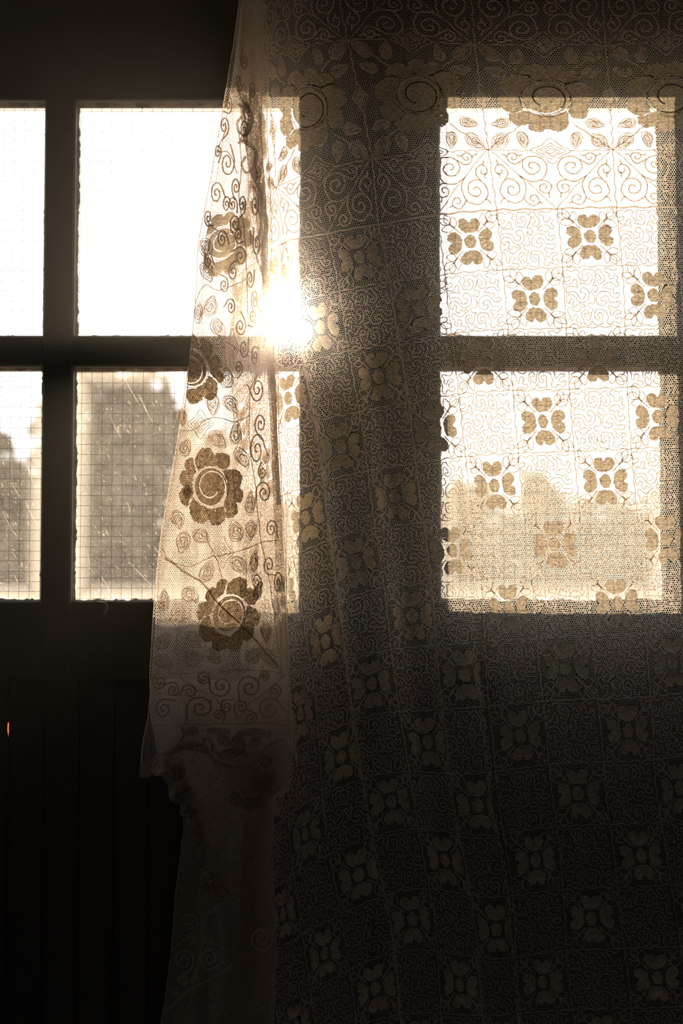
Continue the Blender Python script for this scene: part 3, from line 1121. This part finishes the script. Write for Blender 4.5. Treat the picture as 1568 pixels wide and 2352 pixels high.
# scroll bands: below the roses, and upside down above them
for k in range(-4, 3):
    for (c0, sgn) in ((2 * k + 0.5, 1), (2 * k + 2.5, -1)):
        for (jt, flip) in ((-1.5, 1), (-3.5, -1)):
            if not seen(c0 + 0.5 * sgn, jt + 0.5 * flip, 160):
                continue
            mb = MB()
            for key, w in (('thick', THK), ('thin', TH)):
                for s in SCROLL[key]:
                    q = np.stack([c0 + sgn * s[:, 0], jt + flip * s[:, 1]], -1)
                    stroke(mb, q, F_LACE, w, 3, wob=0.004)
            mb.build('scroll_stitching', M['thread'], lace)
    for jt in (-1.5, -3.5):
        c = 2 * k + 1.5
        if seen(c, jt, 200):
            mb = MB()
            diamond(mb, c, jt, F_LACE, 0.33, 0.20, TH, RS)
            stroke(mb, wavy((c - 1, jt), (c - 0.3, jt), 14, 0.012, RS), F_LACE, TH, 2)
            stroke(mb, wavy((c + 0.3, jt), (c + 1, jt), 14, 0.012, RS), F_LACE, TH, 2)
            mb.build('diamond_stitching', M['thread'], lace)
    cv = 2 * k + 0.5
    if seen(cv, -2.5, 200):
        mb = MB()
        diamond(mb, cv, -2.5, F_LACE, 0.14, 0.22, TH, RS)
        for (a, b) in ((-4.5, -3.5), (-3.5, -2.72), (-2.28, -1.5), (-1.5, -0.5)):
            stroke(mb, wavy((cv, a), (cv, b), 16, 0.014, RS), F_LACE, TH * 1.1, 2)
        mb.build('column_line', M['thread'], lace)
    # rose with its four leafy corners
    c = 2 * k + 1.5
    if not seen(c, -2.5, 220):
        continue
    ang = ROSE_ANG[k]
    xf = lambda V: rot(V, ang + PI * 0.5) * (0.60, 0.64) * np.array([1, 1]) + (c, -2.5)
    mb = MB()
    coil_mesh(F_LACE, xf, mb)
    rs = mb.build('rose', M['petal'], lace)
    for t in ROSE_T:
        mb = MB()
        put_patch(mb, t, F_LACE, xf)
        mb.build('petal', M['petal'], rs)
    mb = MB()
    ring = [(0.585 * math.cos(t) * 0.97, 0.585 * math.sin(t) * 1.15) for t in np.linspace(0, 2 * PI, 40, endpoint=False)]
    stroke(mb, xf(np.array(ring)), F_LACE, TH, 1, closed=True, wob=0.012)
    mb.build('ring_stitching', M['thread'], rs)
    for su in (-1, 1):
        for sv in (-1, 1):
            mb = MB()

            def pl(p):
                return np.stack([c + su * p[:, 0], -2.5 + sv * p[:, 1]], -1)
            stroke(mb, pl(wavy((0.42, 0.52), (1.0, 1.0), 12, 0.012, RS)), F_LACE, TH * 1.3, 2)
            lc = mb.build('leaf_cluster', M['thread'], lace)
            for (x, y, a, L) in ((0.74, 0.50, 0.25, 0.30), (0.42, 0.80, 1.75, 0.30), (0.80, 0.84, 0.75, 0.36)):
                mb = MB()
                for rg in leaf_rings(RS, 6):
                    stroke(mb, pl(rot(rg * (L * 1.05, L * 0.95), a) + (x, y)), F_LACE, TH * 0.9, 3, closed=True)
                mb.build('leaf', M['thread'], lc)

# a few loose ends of thread on the curtain
mb = MB()
for (i, j, a, L) in ((0.25, -2.55, 2.2, 0.13), (1.95, -2.95, 0.2, 0.12), (1.9, 3.3, 0.6, 0.15), (-1.6, 2.2, 1.2, 0.1)):
    p = np.array([(0, 0), (0.4 * L, 0.18 * L), (0.8 * L, -0.05 * L), (L, 0.2 * L)])
    stroke(mb, rot(p, a) + (i, j), F_LACE, TH, 3, lift=0.002)
mb.build('loose_threads', M['thread'], lace)

# ------------------------------------------------------------------ hanging panels, given by their edges in the photo


class Panel:
    def __init__(self, left, right, Y, fold, amp_roll):
        self.l, self.r = edge(left), edge(right)
        self.Y, self.fold, self.roll = Y, fold, amp_roll

    def __call__(self, x, y):
        x, y = np.asarray(x, float), np.asarray(y, float)
        s = np.clip((x - self.l(y)) / (self.r(y) - self.l(y)), 0, 1)
        d = self.fold(s, y)
        back = self.roll * (np.clip(1 - s / 0.10, 0, 1) ** 2 + np.clip(1 - (1 - s) / 0.10, 0, 1) ** 2)
        return at(x, y, self.Y - d + back)


FR = [(600,-120),(600,0),(606,150),(600,300),(610,440),(616,560),(612,640),(622,720),(632,850),(637,1000),(646,1150),(653,1300),(657,1450),(668,1600),(678,1680),(684,1760),(684,1800)]
HEM = [(318,1786),(345,1783),(351,1748),(372,1736),(400,1735),(440,1716),(478,1722),(482,1738),(496,1756),(540,1766),(575,1762),(592,1745),(606,1725),(640,1712),(655,1703),(668,1728),(686,1760)]
hem_y = lambda x: np.interp(x, [p[0] for p in HEM], [p[1] for p in HEM])

front = Panel(FL, FR, 1.626, lambda s, y: (0.006 * np.cos(2 * PI * (s * 1.3 + 0.15)) + 0.005 * np.cos(2 * PI * (s * 2.9 + y / 2300.0))) * (0.4 + 0.6 * sstep(y, 200, 900)), 0.012)
scarf = empty('lace_drape')
tag(scarf, 'narrow brown lace panel with large roses and scalloped hem, gathered beside the bare panes', 'curtain')


def keep_front(x, y):
    return (x > front.l(y) + 1) & (x < front.r(y) - 1) & (y < hem_y(x)) & (y > -100)


P_, Q_ = hex_net(front, keep_front, 315, 690, -100, 1790, 4.7, 0.85)
fast_mesh('net', P_, Q_, M['net_fine'], scarf, 'stuff')
PT, PTK = 0.0008, 0.0017
K = 1.0


def px_leaf(par, x, y, a, L, W, n=6, fm=front):
    mb = MB()
    rng = np.random.RandomState(int(x * 7 + y))
    for rg in leaf_rings(rng, n):
        stroke(mb, rot(rg * (L * 1.12, W * 1.85), a) + (x, y), fm, PT, 3, closed=True)
    mb.build('leaf', M['thread_dark'], par)


LEAVES = [(474,572,1.4,46,26),(476,625,1.2,46,26),(484,703,-1.3,48,27),(456,717,-1.5,44,18),(501,754,1.0,44,25),
          (521,868,-1.6,46,24),(489,929,1.5,48,26),(531,929,0.9,46,24),(500,1010,0.8,44,26),(542,996,-1.5,48,24),(556,1052,1.0,48,24),
          (426,1028,-1.4,38,22),(408,1193,1.3,40,24),(420,1246,1.8,46,26),(462,1233,0.5,40,26),(542,1220,-1.8,46,28),(576,1217,1.6,40,22),(574,1157,-1.5,52,18),
          (475,1313,-1.2,46,28),(437,1367,0.7,40,28),(549,1298,0.9,46,26),(583,1291,-1.4,48,16),(591,1342,1.4,46,18),(377,1378,-1.5,42,20),
          (375,1473,-1.0,40,26),(444,1470,0.6,42,28),(376,1520,0.5,44,26),(444,1514,-0.4,42,28),(492,1508,1.0,40,26),(582,1505,-0.8,36,28),(617,1511,1.0,50,22),
          (611,1453,1.5,44,20),(593,1356,-1.3,40,18),(418,960,1.4,34,18)]
for L_ in LEAVES:
    px_leaf(scarf, *L_)


def spiral(x, y, rx, ry, turns=1.9, d=1, a0=0.0, n=26):
    t = np.linspace(0.06, 1, n)
    a = a0 + d * 2 * PI * turns * t
    return np.stack([x + rx * t * np.cos(a), y + ry * t * np.sin(a)], -1)


SPIRALS = [(500,350,8,18,1),(478,500,9,20,-1),(520,470,9,20,1),(556,470,9,24,1),(585,470,9,30,-1),(590,560,9,30,1),(548,540,9,20,-1),(478,600,10,20,1),(514,655,11,20,-1),(508,795,11,18,1),(560,800,10,24,-1),(548,845,9,18,1),(585,820,8,24,1),(585,690,8,26,-1),(590,400,8,24,1),(525,240,9,22,1),(548,190,8,22,-1),(562,140,8,22,1),(580,210,7,24,-1),
           (515,290,11,24,1),(522,375,17,32,-1),(497,445,15,28,1),(542,430,10,22,-1),(534,470,11,19,1),(540,515,12,24,-1),(510,550,12,22,1),(552,590,14,24,-1),
           (535,625,11,20,1),(530,705,11,20,-1),(580,730,9,22,1),(552,750,13,24,-1),(560,300,9,26,1),(566,250,8,18,-1),(574,640,9,24,-1),
           (591,894,16,30,1),(598,974,14,26,-1),(590,1034,18,40,1),(606,1132,18,28,-1),(602,1085,10,16,1),(623,1215,13,22,1),(618,1298,13,22,-1),(638,1340,10,28,1),
           (508,1576,24,24,1),(574,1579,25,26,-1),(461,1626,29,25,-1),(618,1629,26,24,1),(469,1560,13,11,1),(608,1554,9,11,-1),(436,1588,16,15,-1),(631,1585,13,14,1),
           (520,1623,13,14,1),(554,1624,15,15,-1),(502,1643,13,12,1),(576,1649,14,12,-1),(367,1567,15,16,1),(397,1585,14,16,-1),(376,1629,17,21,1)]
for k, (x, y, rx, ry, d) in enumerate(SPIRALS):
    mb = MB()
    g_ = 1.14 if y > 1500 else 1.0
    s = spiral(x, y, rx * g_, ry * g_, 1.9, d, RS.uniform(0, 6))
    tail = s[-1] + (s[-1] - s[-2]) * np.array([[0.9, 0.9], [2.2, 1.8]])
    s = np.concatenate([s, tail])
    stroke(mb, s, front, PTK * (1.25 if y > 1500 else 1.0), 2, wob=0.35)
    mb.build('spiral_stitching', M['thread_dark'], scarf)
LINES = [[(448,700),(470,655),(500,668),(540,655),(565,640)],[(418,990),(450,985),(470,965),(505,960),(540,968),(575,952)],[(372,1260),(395,1290),(440,1300),(480,1280),(511,1275),(560,1262),(600,1245),(640,1240)],
         [(352,1550),(380,1546),(415,1548),(460,1545),(500,1546),(536,1538),(580,1540),(620,1542),(645,1545)],[(345,1668),(400,1665),(460,1664),(520,1662),(560,1664),(620,1662),(668,1668)],
         [(438,820),(470,780),(500,775),(540,800),(575,820)],[(474,505),(488,522),(520,535),(560,520)],[(512,1340),(500,1290),(480,1250),(470,1210)],
         [(590,860),(575,900),(572,960),(575,1040),(585,1110),(592,1180),(600,1250),(618,1330),(630,1420),(640,1500)],
         [(410,1417),(440,1425),(470,1440)],[(410,1550),(450,1585),(490,1600),(530,1655)],[(655,1550),(610,1590),(580,1610),(545,1655)],[(412,1440),(405,1480),(412,1545)],
         [(548,300),(556,380),(548,450),(560,520),(565,600),(568,680),(570,760)],[(520,300),(500,345),(528,352),(545,400)]]
for L_ in LINES:
    mb = MB()
    stroke(mb, L_, front, PT * 1.25, 6, wob=1.1)
    mb.build('wavy_line', M['thread_dark'], scarf)
for pts in ([(548,200),(556,232),(572,250),(580,280),(566,312),(548,302),(546,280),(556,270)], [(546,330),(566,325),(584,345),(584,380),(566,398),(556,380),(564,360)], [(584,380),(590,400),(588,420),(600,445),(600,475)], [(584,470),(600,500),(596,540),(578,560),(574,530)], [(600,560),(590,590),(600,620),(606,650),(596,690)], [(590,700),(604,730),(612,770),(604,800)]):
    mb = MB()
    stroke(mb, pts, front, 0.0030, 5, wob=0.3, lift=0.002)
    mb.build('gathered_curl', M['gauze'], scarf)
for (x, y, w, h) in ((536,1538,34,26),(410,1417,30,28),(460,974,30,30),(511,1269,26,32),(533,800,16,40),(430,1130,10,22)):
    mb = MB()
    diamond(mb, x, y, front, w, h, PT, RS)
    mb.build('diamond_stitching', M['thread_dark'], scarf)


def px_rose(par, x, y, rx, ry, a, fm, mat):
    """a large rose; drawn within the panel's edges"""
    def xf(V):
        q = rot(V, a) * (rx, ry) + (x, y)
        return np.stack([np.clip(q[:, 0], fm.l(q[:, 1]) + 1, fm.r(q[:, 1]) - 1), q[:, 1]], -1)
    mb = MB()
    coil_mesh(fm, xf, mb)
    r = mb.build('rose', mat, par)
    for t in ROSE_T:
        mb = MB()
        put_patch(mb, t, fm, xf)
        mb.build('petal', mat, r)
    mb = MB()
    ring = [(0.575 * math.cos(t) * 0.97, 0.575 * math.sin(t) * 1.15) for t in np.linspace(0, 2 * PI, 40, endpoint=False)]
    stroke(mb, xf(np.array(ring)), fm, PT, 1, closed=True, wob=0.5)
    mb.build('ring_stitching', M['thread'], r)


px_rose(scarf, 484, 1118, 73, 72, 0.0, front, M['rose'])
px_rose(scarf, 526, 1410, 70, 71, 0.5, front, M['rose'])
px_rose(scarf, 437, 845, 70, 72, 2.6, front, M['rose'])
# stem that crosses the lower rose
mb = MB()
stroke(mb, [(378,1282),(430,1318),(470,1345),(500,1385),(530,1412),(570,1450),(605,1492),(640,1532)], front, 0.0020, 5, wob=1.0, lift=0.0022)
mb.build('stem', M['thread_dark'], scarf)

# scalloped hem: a doubled satin border with a bow of petals
def band(fm, top, bot, n, rows_=5, wave=0.0):
    xs_t = catmull(top, 6)
    xs_b = catmull(bot, 6)
    t = np.linspace(0, 1, n)

    def along(c):
        s = np.concatenate([[0], np.cumsum(np.linalg.norm(np.diff(c, axis=0), axis=1))])
        return np.stack([np.interp(t * s[-1], s, c[:, 0]), np.interp(t * s[-1], s, c[:, 1])], -1)
    a, b = along(xs_t), along(xs_b)
    V = []
    for k in range(rows_ + 1):
        q = a + (b - a) * k / rows_
        P = fm(q[:, 0], q[:, 1])
        P[:, 1] -= 0.0012 + wave * np.sin(np.arange(n) * 0.8 + k) * math.sin(PI * k / rows_)
        V.append(P)
    V = np.concatenate(V)
    f = [(k * n + c, k * n + c + 1, (k + 1) * n + c + 1, (k + 1) * n + c) for k in range(rows_) for c in range(n - 1)]
    return V, f


mb = MB()
mb.add(*band(front, [(322,1755),(360,1735),(400,1715),(440,1703),(475,1712),(492,1742),(540,1755),(578,1748),(605,1715),(650,1698),(684,1752)], [(320,1786),(345,1783),(358,1752),(400,1735),(440,1717),(474,1724),(494,1756),(540,1767),(578,1762),(610,1726),(656,1704),(686,1762)], 80, 3))
mb.build('hem_border', M['hem'], scarf)
for (x, y, a, w, h) in ((503,1680,0.1,30,9),(577,1682,-0.1,32,9),(515,1700,0.7,20,12),(548,1712,1.57,30,17),(585,1705,-0.6,20,12),(535,1735,0.0,36,16),(612,1688,-0.3,14,12),(440,1680,0.0,16,12)):
    t = np.linspace(0, 2 * PI, 24, endpoint=False)
    tpl = patch_template(np.stack([w * np.cos(t), h * np.sin(t)], -1), 9, 0.7, RS)
    mb = MB()
    put_patch(mb, tpl, front, lambda V: rot(V, a) + (x, y))
    mb.build('hem_petal', M['hem'], scarf)
for k, pts in enumerate(([(385,1735),(420,1718),(450,1722),(478,1728),(495,1725),(505,1738)],[(470,1712),(468,1700),(478,1697),(486,1706),(490,1722)],[(418,1668),(424,1690),(412,1712),(440,1718)])):
    mb = MB()
    stroke(mb, pts, front, 0.0042, 5, wob=0.4, lift=0.002)
    mb.build('hem_scroll', M['hem'], scarf)
for ed in (front.l, front.r):
    ys = np.linspace(-90, 1755, 70)
    mb = MB()
    stroke(mb, np.stack([ed(ys) + (1.5 if ed is front.l else -1.5), ys], -1), front, 0.0011, 2, wob=0.25)
    mb.build('edge_cord', M['thread'], scarf)
# folded edge rolled along the panel
RE = [(548,240),(575,262),(570,300),(556,322),(570,335),(588,352),(582,400),(596,430),(604,480),(612,520),(606,560),(606,640),(612,700),(622,780),(624,850),(630,920),(632,1000),(636,1080),(640,1160)]
mb = MB()
c = catmull(RE, 5)
P = front(np.clip(c[:, 0], front.l(c[:, 1]), front.r(c[:, 1])), c[:, 1])
n = len(P)
seg = 7
V = []
for k in range(n):
    r = 0.0030 * (1 + 0.25 * math.sin(k * 0.21))
    for q in range(seg):
        a = PI * q / (seg - 1)
        V.append((P[k, 0] + r * math.cos(a), P[k, 1] - 0.0015 - r * 0.8 * math.sin(a), P[k, 2]))
mb.add(V, [(k * seg + q, k * seg + q + 1, (k + 1) * seg + q + 1, (k + 1) * seg + q) for k in range(n - 1) for q in range(seg - 1)])
mb.build('rolled_edge', M['gauze'], scarf, smooth=True)

# ------------------------------------------------------------------ the longer gathered length behind the panel
BL = [(552,-120),(556,0),(545,100),(524,240),(502,370),(480,500),(468,570),(462,700),(448,790),(428,860),(408,1000),(388,1110),(368,1230),(355,1350),(348,1450),(342,1550),(345,1650),(356,1700),(368,1760),(395,1810),(414,1850),(422,1890),(415,1950),(402,2050),(392,2180),(380,2280),(368,2352),(355,2450)]
BR = [(606,-120),(608,0),(618,150),(614,300),(622,440),(626,560),(622,640),(632,720),(640,850),(642,1000),(650,1150),(658,1300),(662,1450),(668,1600),(672,1720),(672,1780),(664,1820),(640,1826),(632,1850),(625,1950),(630,2050),(634,2150),(640,2200),(632,2245),(630,2352),(630,2450)]
back = Panel(BL, BR, 1.662, lambda s, y: 0.006 * np.cos(2 * PI * (s * 1.7 + 0.4)) + 0.004 * np.cos(2 * PI * (s * 3.3 + y / 1500.0)), 0.010)
gath = empty('gathered_curtain')
tag(gath, 'dark gathered length of lace with ruffled edge hanging below the scalloped panel', 'curtain')


def keep_back(x, y):
    return (x > back.l(y) + 1) & (x < back.r(y) - 1) & (y > -100) & (y < 2440)


P_, Q_ = hex_net(back, keep_back, 325, 690, -100, 2440, 4.9, 1.0)
fast_mesh('net', P_, Q_, M['net_fine'], gath, 'stuff')
for ed in (back.l, back.r):
    ys = np.linspace(-90, 2435, 100)
    mb = MB()
    stroke(mb, np.stack([ed(ys) + (1.5 if ed is back.l else -1.5), ys], -1), back, 0.0011, 2, wob=0.25)
    mb.build('edge_cord', M['thread'], gath)
# denser folds of cloth inside the gather
def sheet(fm, l, r, y0, y1, ny, nx, dy, name, mat, par):
    ys = np.linspace(y0, y1, ny)
    mb = MB()
    V = []
    for y in ys:
        xs_ = np.linspace(float(l(y)), float(r(y)), nx)
        P = fm(xs_, np.full(nx, y))
        s = np.linspace(0, 1, nx)
        P[:, 1] -= dy + 0.004 * np.sin(s * 9 + y * 0.006) + 0.002 * np.sin(s * 23 - y * 0.011)
        V.append(P)
    mb.add(np.concatenate(V), [(k * nx + c, k * nx + c + 1, (k + 1) * nx + c + 1, (k + 1) * nx + c) for k in range(ny - 1) for c in range(nx - 1)])
    return mb.build(name, mat, par, smooth=True)


sheet(back, lambda y: back.l(y) + 4, lambda y: back.r(y) - 4, 1560, 2440, 60, 24, 0.003, 'lining', M['gauze'], gath)
sheet(back, edge([(552,-120),(556,80),(545,200),(560,320),(585,470),(602,640),(610,800),(622,1000),(632,1250),(640,1560)]), edge([(600,-120),(600,80),(596,200),(600,320),(612,470),(616,640),(628,800),(636,1000),(648,1250),(655,1560)]), -100, 1560, 90, 8, 0.002, 'fold', M['gauze'], gath)
# torn ruffled edges
def ruffle(path, w, name, seed, amp=0.008):
    rng = np.random.RandomState(seed)
    c = catmull(path, 8)
    n = len(c)
    P = back(np.clip(c[:, 0], back.l(c[:, 1]), back.r(c[:, 1])), c[:, 1])
    P[:, 0] = at(c[:, 0], c[:, 1], 1.65)[:, 0]
    T = np.gradient(P, axis=0)
    S = np.stack([-T[:, 2], 0 * T[:, 0], T[:, 0]], -1)
    S /= np.linalg.norm(S, axis=1)[:, None]
    V = []
    ph = np.cumsum(rng.uniform(0.35, 0.8, n))
    m_ = 5
    for k in range(m_ + 1):
        t = k / m_
        off = w * (t - 0.5) * (1 + 0.35 * np.sin(ph * 0.7))
        V.append(P + S * off[:, None] + np.stack([0 * ph, -0.010 - amp * np.sin(ph + t * 1.2) * (0.3 + t), 0.002 * np.sin(ph * 1.7)], -1))
    mb = MB()
    mb.add(np.concatenate(V), [(k * n + c_, k * n + c_ + 1, (k + 1) * n + c_ + 1, (k + 1) * n + c_) for k in range(m_) for c_ in range(n - 1)])
    return mb.build(name, M['ruffle'], gath, smooth=True)


ruffle([(362,1742),(382,1770),(402,1806),(420,1832),(428,1858)], 0.022, 'ruffle', 1)
ruffle([(392,1738),(408,1768),(420,1800),(424,1838)], 0.018, 'ruffle', 2)
ruffle([(418,1850),(432,1864),(448,1872),(458,1905),(466,1940),(462,1965),(474,2000),(486,2034),(505,2042),(522,2030)], 0.012, 'ruffle', 3, 0.006)
for (x, y, rx, ry, d) in ((422,2200,26,30,1),(482,2195,24,28,-1),(440,2150,10,12,1),(478,2150,11,13,-1),(420,2245,12,14,1),(450,2245,12,14,-1),(435,2110,22,18,1),(400,2270,12,12,1),(600,2150,26,30,-1)):
    mb = MB()
    stroke(mb, spiral(x, y, rx, ry, 2.1, d, 1.0), back, PTK, 2, wob=0.35, lift=0.010)
    mb.build('spiral_stitching', M['thread'], gath)
for L_ in ([(395,2180),(440,2140),(470,2100),(520,2060)],[(380,2320),(440,2265),(500,2235),(560,2180)],[(470,2110),(465,2160),(455,2210),(440,2300)]):
    mb = MB()
    stroke(mb, L_, back, PT * 1.5, 6, wob=1.0, lift=0.010)
    mb.build('wavy_line', M['thread'], gath)
px_rose(gath, 512, 560, 62, 66, 1.0, back, M['petal'])
px_rose(gath, 575, 1790, 60, 60, 0.3, back, M['hem'])

# ------------------------------------------------------------------ rod, hair on the door
rod = empty('curtain_rod')
zr = float(at(784, -110, 1.70)[2])
mb = MB()
mb.tube((X(300), 1.672, zr + 0.012), (X(2250), 1.672, zr + 0.012), 0.010, seg=14)
mb.build('rail', M['rod'], rod)
for x in (X(330), X(2220)):
    mb = MB()
    mb.box(x - 0.008, x + 0.008, 1.665, YD0 + 0.001, zr - 0.012, zr + 0.002)
    mb.build('bracket', M['rod'], rod)
tag(rod, 'dark round curtain rod above the glazed doors carrying the lace', 'curtain rod')

mb = MB()
hp = [(226,1381),(240,1384),(247,1392),(244,1404),(238,1412)]
stroke(mb, hp, lambda x, y: at(x, y, YD0 - 0.0004), 0.0005, 5)
h = mb.build('stray_hair', M['thread'])
tag(h, 'single pale fibre stuck to the dark rail under the scratched pane', 'fibre')

# ------------------------------------------------------------------ haze volume added to give the lens glare round the sun
mb = MB()
mb.box(RXL + 0.01, RXR - 0.01, RYB + 0.01, YD0 - 0.03, 0.01, RZT - 0.01)
air = mb.build('glare_haze', None)
m, nt, out = new_mat('glare_haze_scatter')
vs = N(nt, 'ShaderNodeVolumeScatter')
vs.inputs['Color'].default_value = (0.94, 0.95, 0.82, 1)
vs.inputs['Density'].default_value = 0.0027
vs.inputs['Anisotropy'].default_value = 0.974
v2 = N(nt, 'ShaderNodeVolumeScatter')
v2.inputs['Color'].default_value = (1, 0.95, 0.85, 1)
v2.inputs['Density'].default_value = 0.004
v2.inputs['Anisotropy'].default_value = 0.988
av = N(nt, 'ShaderNodeAddShader')
nt.links.new(vs.outputs[0], av.inputs[0])
nt.links.new(v2.outputs[0], av.inputs[1])
nt.links.new(av.outputs[0], out.inputs[1])
air.data.materials.append(m)
air['kind'] = 'stuff'
air['label'] = 'thin haze added in the room for the lens glare round the sun'
